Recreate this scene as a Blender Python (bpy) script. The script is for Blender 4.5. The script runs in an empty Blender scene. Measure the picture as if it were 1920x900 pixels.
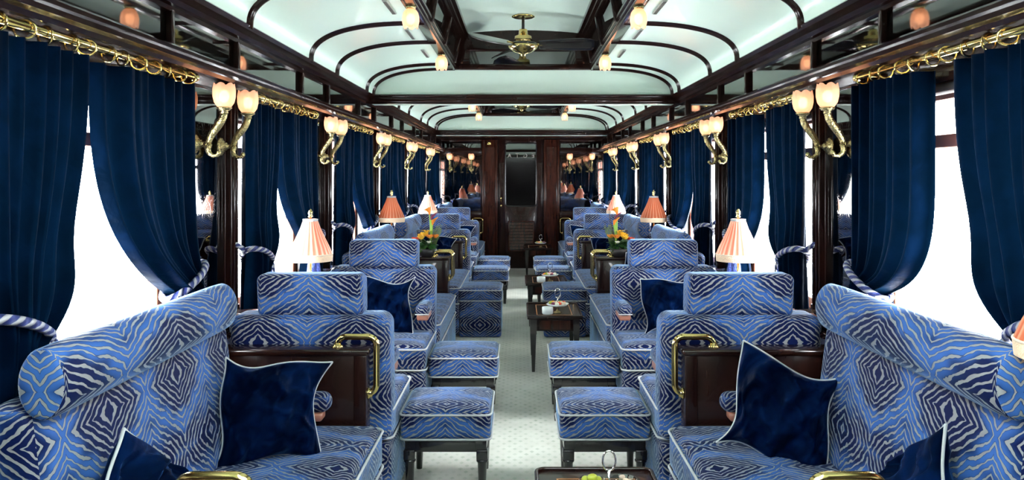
import bpy, math, random
from mathutils import Vector, Matrix, noise as mnoise
PI = math.pi
C = bpy.context.scene.collection
S = bpy.context.scene

# ------------------------------------------------------------ camera, world, light
cd = bpy.data.cameras.new('camera'); cam = bpy.data.objects.new('camera', cd); C.objects.link(cam)
cam.location = (-0.023, 0, 1.455); cam.rotation_euler = (PI/2, 0, 0)
cd.sensor_width = 36; cd.lens = 36*1520/1920; cd.shift_x = -15/1920; cd.shift_y = -119/1920
cd.clip_start = .05
S.camera = cam
S.view_settings.view_transform = 'Standard'; S.view_settings.look = 'None'
S.view_settings.gamma = 1; S.view_settings.use_curve_mapping = False
S.view_settings.exposure = 0.95
W_STR = 30.0
world = bpy.data.worlds.new('sky'); S.world = world; world.use_nodes = True
bg = world.node_tree.nodes['Background']
bg.inputs[0].default_value = (.93, .97, 1, 1); bg.inputs[1].default_value = W_STR

P = 1.825                      # pitch of the bays
WX = 1.325                     # plane of the wall between windows
PIER0 = 3.10                   # first pier near edge
WINS = [(PIER0 + .56 + P*k, PIER0 + P*(k+1)) for k in range(-1, 6)]
YB, YF = -3.0, 12.85           # back and front ends of the carriage
WZ0, WZ1 = .82, 1.76
for (a, b) in WINS:
    for s in (-1, 1):
        ld = bpy.data.lights.new('window_portal', 'AREA'); ld.shape = 'RECTANGLE'
        ld.size = WZ1-WZ0; ld.size_y = b-a; ld.cycles.is_portal = True
        o = bpy.data.objects.new('window_portal', ld); C.objects.link(o)
        o.location = (s*1.46, (a+b)/2, (WZ0+WZ1)/2); o.rotation_euler = (0, s*PI/2, 0)

# ------------------------------------------------------------ materials
def new_mat(name):
    m = bpy.data.materials.new(name); m.use_nodes = True
    nt = m.node_tree; return m, nt, nt.nodes['Principled BSDF']
def simple(name, col, rough=.5, metal=0, coat=0, sheen=0, emis=None, estr=0, bump=0, bscale=40, var=0):
    m, nt, b = new_mat(name)
    b.inputs['Base Color'].default_value = (*col, 1); b.inputs['Roughness'].default_value = rough
    b.inputs['Metallic'].default_value = metal; b.inputs['Coat Weight'].default_value = coat
    b.inputs['Coat Roughness'].default_value = .06
    b.inputs['Sheen Weight'].default_value = sheen
    if emis: b.inputs['Emission Color'].default_value = (*emis, 1); b.inputs['Emission Strength'].default_value = estr
    tc = nt.nodes.new('ShaderNodeTexCoord')
    if var:
        n = nt.nodes.new('ShaderNodeTexNoise'); n.inputs['Scale'].default_value = bscale*.4
        r = nt.nodes.new('ShaderNodeMapRange'); r.inputs[3].default_value = 1-var; r.inputs[4].default_value = 1+var
        mx = nt.nodes.new('ShaderNodeVectorMath'); mx.operation = 'SCALE'; mx.inputs[0].default_value = col
        nt.links.new(tc.outputs['Object'], n.inputs['Vector']); nt.links.new(n.outputs[0], r.inputs[0])
        nt.links.new(r.outputs[0], mx.inputs['Scale']); nt.links.new(mx.outputs[0], b.inputs['Base Color'])
    if bump:
        n = nt.nodes.new('ShaderNodeTexNoise'); n.inputs['Scale'].default_value = bscale
        bp = nt.nodes.new('ShaderNodeBump'); bp.inputs['Strength'].default_value = bump; bp.inputs['Distance'].default_value = .01
        nt.links.new(tc.outputs['Object'], n.inputs['Vector']); nt.links.new(n.outputs[0], bp.inputs['Height'])
        nt.links.new(bp.outputs[0], b.inputs['Normal'])
    return m
class NT:
    def __init__(s, nt): s.nt = nt
    def m(s, op, a, b=None, c=None):
        n = s.nt.nodes.new('ShaderNodeMath'); n.operation = op
        for i, v in enumerate((a, b, c)):
            if v is None: continue
            if isinstance(v, (int, float)): n.inputs[i].default_value = v
            else: s.nt.links.new(v, n.inputs[i])
        return n.outputs[0]
    def noise(s, vec, scale, detail=2, dist=0):
        n = s.nt.nodes.new('ShaderNodeTexNoise'); n.inputs['Scale'].default_value = scale
        n.inputs['Detail'].default_value = detail; n.inputs['Distortion'].default_value = dist
        s.nt.links.new(vec, n.inputs['Vector']); return n.outputs[0]
    def comb(s, x, y, z=0):
        n = s.nt.nodes.new('ShaderNodeCombineXYZ')
        for i, v in enumerate((x, y, z)):
            if isinstance(v, (int, float)): n.inputs[i].default_value = v
            else: s.nt.links.new(v, n.inputs[i])
        return n.outputs[0]
    def mix(s, f, a, b):
        n = s.nt.nodes.new('ShaderNodeMix'); n.data_type = 'RGBA'
        for i, v in ((0, f), (6, a), (7, b)):
            if isinstance(v, (int, float)): n.inputs[i].default_value = v
            elif isinstance(v, tuple): n.inputs[i].default_value = (*v, 1)
            else: s.nt.links.new(v, n.inputs[i])
        return n.outputs[2]
    def sstep(s, v, a, b):
        n = s.nt.nodes.new('ShaderNodeMapRange'); n.interpolation_type = 'SMOOTHSTEP'
        n.inputs[1].default_value = a; n.inputs[2].default_value = b
        s.nt.links.new(v, n.inputs[0]); return n.outputs[0]

def zebra():
    m, nt, b = new_mat('zebra_velvet'); n = NT(nt)
    uv = nt.nodes.new('ShaderNodeUVMap'); uv.uv_map = 'UVMap'
    sp = nt.nodes.new('ShaderNodeSeparateXYZ'); nt.links.new(uv.outputs[0], sp.inputs[0])
    u = n.m('PINGPONG', sp.outputs[0], .205)
    v = n.m('PINGPONG', n.m('ADD', sp.outputs[1], .05), .235)
    vec = n.comb(u, v)
    n1 = n.noise(vec, 4.2, 1); n2 = n.noise(vec, 26, 1); n3 = n.noise(uv.outputs[0], 60, 1)
    # nested chevrons and diamonds, mirrored about each repeat
    t = n.m('ADD', n.m('MULTIPLY', u, .80), v)
    t = n.m('ADD', t, n.m('MULTIPLY', n.m('SUBTRACT', n1, .5), .15))
    t = n.m('ADD', t, n.m('MULTIPLY', n.m('SUBTRACT', n2, .5), .028))
    t = n.m('ADD', t, n.m('MULTIPLY', n.m('SUBTRACT', n3, .5), .009))
    s = n.m('SINE', n.m('MULTIPLY', t, 2*PI/.0265))
    s2 = n.m('ADD', s, n.m('MULTIPLY', n.m('SUBTRACT', n.noise(vec, 24, 1), .5), 1.5))
    line = n.sstep(s2, .48, .68)
    edge = n.m('SUBTRACT', n.sstep(s2, .1, .48), line)
    patch = n.sstep(n.noise(n.comb(n.m('MULTIPLY', u, .7), v), 8.0, 1), .42, .60)
    blue = n.mix(patch, (.0012, .0055, .042), (.031, .098, .31))
    blue = n.mix(n.m('MULTIPLY', edge, .8), blue, (.003, .010, .045))
    col = n.mix(line, blue, (.20, .205, .215))
    nt.links.new(col, b.inputs['Base Color'])
    b.inputs['Roughness'].default_value = .62
    b.inputs['Sheen Weight'].default_value = .75; b.inputs['Sheen Roughness'].default_value = .22
    b.inputs['Sheen Tint'].default_value = (.42, .66, 1, 1)
    b.inputs['Specular IOR Level'].default_value = .08
    bp = nt.nodes.new('ShaderNodeBump'); bp.inputs['Strength'].default_value = .35; bp.inputs['Distance'].default_value = .003; bp.invert = True
    nt.links.new(line, bp.inputs['Height']); nt.links.new(bp.outputs[0], b.inputs['Normal'])
    return m
def velvet(name, col, sheencol, trans=0, sheen=.7):
    m, nt, b = new_mat(name); n = NT(nt)
    tc = nt.nodes.new('ShaderNodeTexCoord')
    f = n.noise(tc.outputs['Object'], 9, 4, .6)
    f = n.sstep(f, .35, .7)
    c = n.mix(f, tuple(v*.45 for v in col), tuple(v*1.9 for v in col))
    nt.links.new(c, b.inputs['Base Color'])
    b.inputs['Roughness'].default_value = .55; b.inputs['Specular IOR Level'].default_value = .04; b.inputs['Specular Tint'].default_value = (*sheencol, 1)
    b.inputs['Sheen Weight'].default_value = sheen; b.inputs['Sheen Roughness'].default_value = .3
    b.inputs['Sheen Tint'].default_value = (*sheencol, 1)
    bp = nt.nodes.new('ShaderNodeBump'); bp.inputs['Strength'].default_value = .5; bp.inputs['Distance'].default_value = .012
    nt.links.new(n.noise(tc.outputs['Object'], 14, 3, .5), bp.inputs['Height']); nt.links.new(bp.outputs[0], b.inputs['Normal'])
    if trans:
        tr = nt.nodes.new('ShaderNodeBsdfTranslucent'); tr.inputs[0].default_value = (.02, .16, .42, 1)
        mx = nt.nodes.new('ShaderNodeMixShader'); mx.inputs[0].default_value = trans
        out = nt.nodes['Material Output']
        nt.links.new(b.outputs[0], mx.inputs[1]); nt.links.new(tr.outputs[0], mx.inputs[2]); nt.links.new(mx.outputs[0], out.inputs[0])
    return m
def wood(name, c1, c2, rough=.22, coat=.2, axis='Z'):
    m, nt, b = new_mat(name); n = NT(nt)
    tc = nt.nodes.new('ShaderNodeTexCoord'); mp = nt.nodes.new('ShaderNodeMapping')
    mp.inputs['Scale'].default_value = (9, 9, 1.2) if axis == 'Z' else (9, 1.2, 9)
    nt.links.new(tc.outputs['Object'], mp.inputs[0])
    f = n.sstep(n.noise(mp.outputs[0], 3, 5, 1.2), .3, .7)
    nt.links.new(n.mix(f, c1, c2), b.inputs['Base Color'])
    b.inputs['Roughness'].default_value = rough; b.inputs['Coat Weight'].default_value = coat; b.inputs['Coat Roughness'].default_value = .04
    b.inputs['Specular IOR Level'].default_value = .22
    return m
def clear(name, col, gloss=.12, rough=.02):
    m = bpy.data.materials.new(name); m.use_nodes = True; nt = m.node_tree; nt.nodes.clear()
    o = nt.nodes.new('ShaderNodeOutputMaterial'); t = nt.nodes.new('ShaderNodeBsdfTransparent'); g = nt.nodes.new('ShaderNodeBsdfGlossy')
    t.inputs[0].default_value = (*col, 1); g.inputs['Roughness'].default_value = rough
    mx = nt.nodes.new('ShaderNodeMixShader'); mx.inputs[0].default_value = gloss
    nt.links.new(t.outputs[0], mx.inputs[1]); nt.links.new(g.outputs[0], mx.inputs[2]); nt.links.new(mx.outputs[0], o.inputs[0])
    return m
def thin_glow(name, col, tr, emis, estr, clearw=0):
    m = bpy.data.materials.new(name); m.use_nodes = True; nt = m.node_tree; b = nt.nodes['Principled BSDF']
    b.inputs['Base Color'].default_value = (*col, 1); b.inputs['Roughness'].default_value = .5
    b.inputs['Emission Color'].default_value = (*emis, 1); b.inputs['Emission Strength'].default_value = estr
    t = nt.nodes.new('ShaderNodeBsdfTranslucent'); t.inputs[0].default_value = (*col, 1)
    mx = nt.nodes.new('ShaderNodeMixShader'); mx.inputs[0].default_value = tr
    o = nt.nodes['Material Output']; nt.links.new(b.outputs[0], mx.inputs[1]); nt.links.new(t.outputs[0], mx.inputs[2])
    last = mx
    if clearw:
        c = nt.nodes.new('ShaderNodeBsdfTransparent'); c.inputs[0].default_value = (*col, 1)
        m2 = nt.nodes.new('ShaderNodeMixShader'); m2.inputs[0].default_value = clearw
        nt.links.new(mx.outputs[0], m2.inputs[1]); nt.links.new(c.outputs[0], m2.inputs[2]); last = m2
    nt.links.new(last.outputs[0], o.inputs[0]); return m
def carpet():
    m, nt, b = new_mat('carpet'); n = NT(nt)
    tc = nt.nodes.new('ShaderNodeTexCoord'); sp = nt.nodes.new('ShaderNodeSeparateXYZ'); nt.links.new(tc.outputs['Object'], sp.inputs[0])
    k = 2*PI/.052
    def lat(ox, oy):
        u = n.m('PINGPONG', n.m('ADD', sp.outputs[0], ox), .030); v = n.m('PINGPONG', n.m('ADD', sp.outputs[1], oy), .042)
        return n.m('ADD', n.m('DIVIDE', u, .030), n.m('DIVIDE', v, .042))
    d = n.m('MINIMUM', lat(.5, .5), lat(.53, .542))
    f = n.m('SUBTRACT', 1, n.sstep(d, .36, .5))
    lines = n.m('SINE', n.m('MULTIPLY', sp.outputs[1], 2*PI/.008))
    f = n.m('MULTIPLY', f, n.m('ADD', n.m('MULTIPLY', lines, .2), .75))
    nz = n.noise(tc.outputs['Object'], 5, 4)
    base = n.mix(n.sstep(nz, .3, .7), (.50, .51, .455), (.58, .59, .53))
    col = n.mix(n.m('MULTIPLY', f, n.sstep(n.noise(tc.outputs['Object'], 9, 3), .25, .75)), base, (.29, .35, .27))
    nt.links.new(col, b.inputs['Base Color']); b.inputs['Roughness'].default_value = .9
    bp = nt.nodes.new('ShaderNodeBump'); bp.inputs['Strength'].default_value = .4; bp.inputs['Distance'].default_value = .004
    nt.links.new(n.noise(tc.outputs['Object'], 350, 2), bp.inputs['Height']); nt.links.new(bp.outputs[0], b.inputs['Normal'])
    return m
def etched(name):   # dark mirror with a faint engraved scroll
    m, nt, b = new_mat(name); n = NT(nt)
    b.inputs['Base Color'].default_value = (.20, .19, .19, 1); b.inputs['Metallic'].default_value = 1; b.inputs['Roughness'].default_value = .015
    tc = nt.nodes.new('ShaderNodeTexCoord'); sp = nt.nodes.new('ShaderNodeSeparateXYZ'); nt.links.new(tc.outputs['Object'], sp.inputs[0])
    vec = n.comb(n.m('ABSOLUTE', sp.outputs[0]), n.m('ABSOLUTE', sp.outputs[1]), n.m('PINGPONG', sp.outputs[2], .3))
    t = n.m('SINE', n.m('MULTIPLY', n.noise(vec, 9, 1, 1.5), 60))
    f = n.m('MULTIPLY', n.sstep(t, .75, .9), n.sstep(n.noise(vec, 5, 0), .5, .56))
    nt.links.new(n.m('ADD', n.m('MULTIPLY', f, .07), .015), b.inputs['Roughness'])
    return m
def rope_mat():
    m, nt, b = new_mat('twisted_rope'); n = NT(nt)
    uv = nt.nodes.new('ShaderNodeUVMap'); sp = nt.nodes.new('ShaderNodeSeparateXYZ'); nt.links.new(uv.outputs[0], sp.inputs[0])
    s = n.m('SINE', n.m('MULTIPLY', n.m('ADD', n.m('MULTIPLY', sp.outputs[0], 2), n.m('MULTIPLY', sp.outputs[1], 28)), 2*PI))
    f = n.sstep(s, .0, .35)
    nt.links.new(n.mix(f, (.012, .022, .12), (.30, .30, .32)), b.inputs['Base Color']); b.inputs['Roughness'].default_value = .6
    bp = nt.nodes.new('ShaderNodeBump'); bp.inputs['Strength'].default_value = .8; bp.inputs['Distance'].default_value = .004
    nt.links.new(s, bp.inputs['Height']); nt.links.new(bp.outputs[0], b.inputs['Normal'])
    return m
def pleated(name, c1, c2, tr):
    m, nt, b = new_mat(name); n = NT(nt)
    uv = nt.nodes.new('ShaderNodeUVMap'); sp = nt.nodes.new('ShaderNodeSeparateXYZ'); nt.links.new(uv.outputs[0], sp.inputs[0])
    s = n.sstep(n.m('SINE', n.m('MULTIPLY', sp.outputs[0], 2*PI*24)), -.2, .8)
    c = n.mix(s, c1, c2); nt.links.new(c, b.inputs['Base Color']); b.inputs['Roughness'].default_value = .7
    t = nt.nodes.new('ShaderNodeBsdfTranslucent'); nt.links.new(c, t.inputs[0])
    mx = nt.nodes.new('ShaderNodeMixShader'); mx.inputs[0].default_value = tr
    o = nt.nodes['Material Output']; nt.links.new(b.outputs[0], mx.inputs[1]); nt.links.new(t.outputs[0], mx.inputs[2]); nt.links.new(mx.outputs[0], o.inputs[0])
    return m

M = dict(
    zebra=zebra(), piping=simple('pale_piping', (.38, .40, .41), .7),
    curtain=velvet('navy_curtain_velvet', (.0002, .0014, .0058), (.06, .42, 1), .003, .06),
    pillow=velvet('navy_pillow_velvet', (.0006, .0038, .020), (.08, .32, 1), 0, .2),
    wood=wood('dark_mahogany', (.008, .003, .0023), (.017, .0055, .004)),
    woody=wood('dark_mahogany_moulding', (.008, .0032, .0026), (.018, .0062, .0045), .16, .25, 'Y'),
    black=simple('ebonised_wood', (.008, .007, .008), .2, coat=.5),
    redwood=wood('red_mahogany', (.016, .0045, .003), (.040, .010, .005), .22),
    frame=simple('window_frame_wood', (.33, .12, .075), .4),
    brass=simple('polished_brass', (.62, .47, .19), .16, 1),
    oldbrass=simple('aged_brass', (.40, .33, .16), .26, 1, bump=.5, bscale=120),
    silver=simple('silver', (.75, .75, .73), .15, 1),
    ceil=simple('ceiling_enamel', (.70, .87, .76), .32, coat=.15),
    carpet=carpet(), etched=etched('engraved_dark_mirror'),
    mirror=simple('dark_mirror', (.17, .165, .165), .02, 1),
    smoke=simple('smoked_frieze_glass', (.17, .165, .16), .03, 1),
    glass=clear('window_glass', (.97, .98, .98), .05), dish=clear('dish_glass', (.85, .9, .9), .25),
    tulip=thin_glow('frosted_pink_glass', (.80, .50, .38), .5, (1, .44, .28), .10, .15),
    bulb=simple('lit_bulb', (1, .8, .6), .4, emis=(1, .72, .45), estr=7),
    shade=pleated('pleated_peach_fabric', (.50, .17, .11), (.66, .38, .30), .35),
    shade_red=pleated('pleated_orange_fabric', (.50, .13, .06), (.62, .28, .17), .5),
    fringe=simple('cream_fringe', (.75, .55, .38), .8, bump=.8, bscale=200),
    rope=rope_mat(), tassel=simple('blue_tassel_thread', (.035, .06, .25), .8, bump=1, bscale=160, var=.6),
    pinkwood=simple('armrest_wood', (.30, .12, .08), .3, coat=.3),
    china=simple('white_china', (.72, .78, .76), .2, coat=.5),
    olive=simple('green_olive', (.33, .36, .03), .35, var=.2), nut=simple('cream_nuts', (.66, .54, .42), .7, bump=.8, bscale=60, var=.25),
    red=simple('red_petal', (.75, .08, .03), .5, var=.2), orange=simple('orange_petal', (.82, .26, .03), .5, var=.25),
    yellow=simple('yellow_petal', (.85, .50, .04), .5, var=.2), cream=simple('cream_petal', (.75, .72, .60), .5),
    purple=simple('plum_petal', (.18, .03, .08), .5),
    leaf=simple('dark_leaf', (.018, .07, .012), .4, var=.4), stemg=simple('pale_green_stem', (.25, .45, .06), .5),
    sprig=simple('grey_green_sprig', (.13, .19, .07), .7), twig=simple('dry_twig', (.05, .03, .02), .8),
    void=simple('vestibule_dark', (.012, .011, .012), .5), letter=simple('frosted_letters', (.30, .27, .24), .8),
    blind=simple('roller_blind', (.015, .013, .013), .7), vent=simple('vent_grille', (.33, .36, .33), .5), inlay=simple('inlay_wood', (.42, .17, .05), .3),
    ventd=simple('vent_slot', (.10, .10, .09), .6),
    panelpink=simple('pink_boiserie', (.34, .13, .09), .3, coat=.4),
)

# ------------------------------------------------------------ mesh helpers
class MB:
    def __init__(s): s.v = []; s.f = []; s.uv = []; s.sm = []
    def add(s, v, f, uv=None, smooth=True):
        o = len(s.v); s.v += [tuple(p) for p in v]
        for i, q in enumerate(f):
            s.f.append(tuple(a+o for a in q)); s.sm.append(smooth)
            s.uv.append(uv[i] if uv else None)
        return s
    def xf(s, fn):
        s.v = [tuple(fn(Vector(p))) for p in s.v]; return s
    def build(s, name, mat, parent=None, loc=None, label=None):
        me = bpy.data.meshes.new(name); me.from_pydata(s.v, [], s.f)
        me.materials.append(mat if not isinstance(mat, str) else M[mat])
        me.polygons.foreach_set('use_smooth', s.sm)
        ul = me.uv_layers.new(name='UVMap'); data = []
        for i, q in enumerate(s.f):
            u = s.uv[i]
            if u: data += [c for p in u for c in p]
            else:
                for a in q: data += [s.v[a][0]+s.v[a][1]*.5, s.v[a][2]+s.v[a][1]*.5]
        ul.data.foreach_set('uv', data); me.update()
        o = bpy.data.objects.new(name, me); C.objects.link(o)
        if parent: o.parent = parent
        if loc: o.location = loc
        if label: o['label'] = label
        return o
    # rounded box; uv in metres by face, measured from the box centre
    def rbox(s, c, d, r, nr=3, seg=0.09, puff=(0, 0, 0), fn=None, uvo=(0, 0)):
        h = [x/2 for x in d]; r = min([r]+[x*.999 for x in h]); co = []
        for k in range(3):
            a = [r - r*math.tan(PI/4*(nr-i)/nr) for i in range(nr+1)]   # 0 .. r from the edge
            inner = h[k]-r; n = max(1, int(round(2*inner/seg))) if inner > 1e-4 else 0
            L = [-h[k]+x for x in a] + [-inner+2*inner*i/n for i in range(1, n)] if n else [-h[k]+x for x in a]
            if n: L += [h[k]-x for x in reversed(a)]
            else: L += [h[k]-x for x in reversed(a[:-1])]
            co.append(L)
        idx = {}; V = []; F = []; U = []
        def vert(p):
            key = tuple(round(x, 5) for x in p)
            if key in idx: return idx[key]
            q = [max(-(h[k]-r), min(h[k]-r, p[k])) for k in range(3)]
            dv = Vector([p[k]-q[k] for k in range(3)])
            w = Vector(q) + (dv.normalized()*r if dv.length > 1e-7 else dv)
            for k in range(3):
                if puff[k]:
                    i, j = [(1, 2), (0, 2), (0, 1)][k]
                    g = max(0, 1-(p[i]/h[i])**2)*max(0, 1-(p[j]/h[j])**2)
                    w[k] += puff[k]*math.sqrt(g)*(1 if p[k] > 0 else -1)*(abs(p[k])/h[k])
            if fn: w = fn(w)
            idx[key] = len(V); V.append((w[0]+c[0], w[1]+c[1], w[2]+c[2])); return idx[key]
        for k in range(3):
            i, j = [(1, 2), (0, 2), (0, 1)][k]
            for sg in (-1, 1):
                for a in range(len(co[i])-1):
                    for b in range(len(co[j])-1):
                        ps = []
                        for (ia, jb) in ((a, b), (a+1, b), (a+1, b+1), (a, b+1)):
                            p = [0, 0, 0]; p[k] = sg*h[k]; p[i] = co[i][ia]; p[j] = co[j][jb]; ps.append(p)
                        flip = (sg > 0) != (k != 1)
                        if flip: ps.reverse()
                        F.append([vert(p) for p in ps]); U.append([(p[i]+uvo[0], p[j]+uvo[1]) for p in ps])
        s.add(V, F, U, True); return s
    def box(s, a, b, bev=.004):
        c = [(a[k]+b[k])/2 for k in range(3)]; d = [abs(b[k]-a[k]) for k in range(3)]
        if bev and min(d) > bev*2.5: return s.rbox(c, d, bev, 1, 99)
        x0, y0, z0 = [min(a[k], b[k]) for k in range(3)]; x1, y1, z1 = [max(a[k], b[k]) for k in range(3)]
        v = [(x0,y0,z0),(x1,y0,z0),(x1,y1,z0),(x0,y1,z0),(x0,y0,z1),(x1,y0,z1),(x1,y1,z1),(x0,y1,z1)]
        return s.add(v, [(0,3,2,1),(4,5,6,7),(0,1,5,4),(1,2,6,5),(2,3,7,6),(3,0,4,7)], None, False)
    def tube(s, path, r, n=8, closed=False, caps=True):
        path = [Vector(p) for p in path]; m = len(path)
        R = r if isinstance(r, (list, tuple)) else [r]*m
        tg = []
        for i in range(m):
            if closed: t = path[(i+1) % m]-path[i-1]
            else: t = path[min(i+1, m-1)]-path[max(i-1, 0)]
            tg.append(t.normalized() if t.length > 1e-9 else Vector((0, 0, 1)))
        up = Vector((0, 0, 1)) if abs(tg[0].z) < .9 else Vector((1, 0, 0))
        nn = tg[0].cross(up).normalized(); V = []; L = 0; Ls = []
        for i in range(m):
            if i: L += (path[i]-path[i-1]).length
            Ls.append(L); nn = (nn - tg[i]*nn.dot(tg[i])).normalized(); bb = tg[i].cross(nn)
            for k in range(n):
                a = 2*PI*k/n; V.append(path[i]+(nn*math.cos(a)+bb*math.sin(a))*R[i])
        F = []; U = []
        for i in range(m if closed else m-1):
            j = (i+1) % m; l1 = Ls[j] if j else L+(path[0]-path[-1]).length
            for k in range(n):
                k2 = (k+1) % n; F.append((i*n+k, i*n+k2, j*n+k2, j*n+k))
                U.append(((k/n, Ls[i]), ((k+1)/n, Ls[i]), ((k+1)/n, l1), (k/n, l1)))
        if caps and not closed:
            F.append(tuple(reversed(range(n)))); U.append([(0, 0)]*n)
            F.append(tuple((m-1)*n+k for k in range(n))); U.append([(0, 0)]*n)
        return s.add(V, F, U, True)
    def lathe(s, prof, n=16, c=(0, 0, 0), axis='z', mod=None, close=True):
        V = []; F = []; U = []; m = len(prof)
        for i, (r, z) in enumerate(prof):
            for k in range(n):
                a = 2*PI*k/n; rr, zz = (r, z) if not mod else mod(r, z, a, i/(m-1))
                x, y = rr*math.cos(a), rr*math.sin(a)
                p = (x, y, zz) if axis == 'z' else ((zz, x, y) if axis == 'x' else (y, zz, x))
                V.append((p[0]+c[0], p[1]+c[1], p[2]+c[2]))
        for i in range(m-1):
            for k in range(n):
                k2 = (k+1) % n; F.append((i*n+k, i*n+k2, (i+1)*n+k2, (i+1)*n+k))
                U.append(((k/n, i/m), ((k+1)/n, i/m), ((k+1)/n, (i+1)/m), (k/n, (i+1)/m)))
        if close:
            if prof[0][0] > 1e-5: F.append(tuple(reversed(range(n)))); U.append([(0, 0)]*n)
            if prof[-1][0] > 1e-5: F.append(tuple((m-1)*n+k for k in range(n))); U.append([(0, 0)]*n)
        return s.add(V, F, U, True)
    def prism(s, prof, y0, y1, smooth=False):       # xz outline run along y
        n = len(prof); V = [(x, y0, z) for x, z in prof]+[(x, y1, z) for x, z in prof]
        F = [(i, (i+1) % n, n+(i+1) % n, n+i) for i in range(n)]+[tuple(reversed(range(n))), tuple(range(n, 2*n))]
        return s.add(V, F, None, smooth)
    def ball(s, c, r, n=10, sc=(1, 1, 1)):
        pr = [(max(1e-6, math.sin(PI*i/(n//2+1)))*r, -math.cos(PI*i/(n//2+1))*r) for i in range(n//2+2)]
        b = MB().lathe(pr, n, close=False); b.xf(lambda p: (p.x*sc[0]+c[0], p.y*sc[1]+c[1], p.z*sc[2]+c[2]))
        return s.add(b.v, b.f, b.uv, True)
def empty(name, loc, rz=0):
    o = bpy.data.objects.new(name, None); C.objects.link(o); o.location = loc; o.rotation_euler = (0, 0, rz); o.empty_display_size = .05; return o
def tag(o, label=None, cat=None, group=None, kind=None):
    if label: o['label'] = label
    if cat: o['category'] = cat
    if group: o['group'] = group
    if kind: o['kind'] = kind
    return o
def kids(o): return [c for c in C.objects if c.parent == o]
def dup(root, loc, rz=0, label=None):
    r = root.copy(); C.objects.link(r); r.location = loc; r.rotation_euler = (root.rotation_euler.x, root.rotation_euler.y, rz)
    if label: r['label'] = label
    for ch in kids(root):
        c = ch.copy(); C.objects.link(c); c.parent = r
        for g in kids(ch):
            d = g.copy(); C.objects.link(d); d.parent = c
            for hh in kids(g): pass
    return r
def struct(mb, name, mat, loc=None):
    o = mb.build(name, mat, loc=loc); o['kind'] = 'structure'; return o
SD = {-1: 'left', 1: 'right'}
ORD = ['nearest', 'second nearest', 'third nearest', 'fourth nearest', 'fifth nearest', 'sixth nearest', 'seventh nearest']

# ============================================================ THE SHELL
struct(MB().box((-1.45, YB, -.06), (1.45, YF+.1, 0), 0), 'floor', 'carpet')
trim_no = [0]
def trim(mb, mat):
    trim_no[0] += 1; return struct(mb, 'trim_%d' % trim_no[0], mat)
for s in (-1, 1):
    w = MB()
    w.box((s*1.38, YB, 0), (s*1.45, YF, WZ0), 0); w.box((s*1.38, YB, WZ1), (s*1.45, YF, 2.06), 0)
    edges = [YB]+[e for wn in WINS for e in wn]+[YF]
    for i in range(0, len(edges), 2):
        w.box((s*1.38, edges[i], WZ0), (s*1.45, edges[i+1], WZ1), 0)
    struct(w, 'wall_'+SD[s], 'wood')
    # header panel and mouldings of the entablature, running the whole length
    lo = [(1.44, 1.85), (1.235, 1.85), (1.225, 1.862), (1.20, 1.866), (1.192, 1.878), (1.205, 1.887), (1.196, 1.90), (1.215, 1.912), (1.44, 1.912)]
    trim(MB().prism([(s*x, z) for x, z in (lo if s > 0 else lo[::-1])][::-1], YB, YF), 'woody')
    up = [(1.44, 2.035), (1.245, 2.035), (1.235, 2.047), (1.215, 2.05), (1.205, 2.065), (1.215, 2.072), (1.185, 2.083), (1.175, 2.10), (1.19, 2.112), (1.44, 2.112)]
    trim(MB().prism([(s*x, z) for x, z in (up if s > 0 else up[::-1])][::-1], YB, YF), 'woody')
    # smoked glass frieze between the mouldings and its little posts
    struct(MB().box((s*1.262, YB, 1.912), (s*1.27, YF, 2.035), 0), 'frieze_glass_trim', 'smoke').name = 'trim_frieze_'+SD[s]
    for y in (-.6, .1, 1.15, 1.85, 2.85, 3.52, 4.56, 5.19, 6.2, 6.87, 7.8, 8.5, 9.46, 10.13, 11.1, 11.75, 12.6):
        trim(MB().box((s*1.240, y-.013, 1.905), (s*1.264, y+.013, 2.042), .004), 'wood')
# piers between the windows with fluted posts at either edge
piers = [(PIER0+P*k, PIER0+P*k+.56) for k in range(-3, 5)]
for s in (-1, 1):
    for (a, b) in piers:
        trim(MB().box((s*1.335, a, 0), (s*1.385, b, 1.85), 0), 'wood')
        for y in (a+.035, b-.035):
            m = MB().box((s*1.30, y-.035, .84), (s*1.34, y+.035, 1.85), .006)
            for q in (-.018, .018): m.tube([(s*1.298, y+q, .85), (s*1.298, y+q, 1.845)], .009, 8)
            m.box((s*1.29, y-.042, .84), (s*1.34, y+.042, .88), .004)
            trim(m, 'wood')
        trim(MB().box((s*1.27, a+.0, .80), (s*1.385, b, .838), .006), 'woody')
# sills
for s in (-1, 1):
    trim(MB().box((s*1.24, YB, .775), (s*1.39, YF, .80), .006), 'woody')
    trim(MB().box((s*1.345, YB, 1.762), (s*1.384, YF, 1.85), 0), 'wood')
# windows: frame, transom, pane
wn = 0
for s in (-1, 1):
    for (a, b) in WINS:
        wn += 1; z0, z1 = WZ0, WZ1
        f = MB()
        f.box((s*1.385, a-.002, z0), (s*1.425, a+.055, z1)); f.box((s*1.385, b-.055, z0), (s*1.425, b+.002, z1))
        f.box((s*1.385, a, z0-.005), (s*1.425, b, z0+.05)); f.box((s*1.385, a, z1-.05), (s*1.425, b, z1+.002))
        f.box((s*1.38, a, 1.55), (s*1.425, b, 1.595))
        f.box((s*1.39, (a+b)/2-.10, 1.595), (s*1.42, (a+b)/2-.075, z1))
        fo = struct(f, 'window_%d' % wn, 'frame')
        MB().box((s*1.400, a+.05, z0+.04), (s*1.406, b-.05, z1-.04), 0).build('pane', 'glass', fo)
        MB().tube([(s*1.365, a+.01, 1.742), (s*1.365, b-.01, 1.742)], .018, 10).build('rolled_blind', 'blind', fo)

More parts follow.
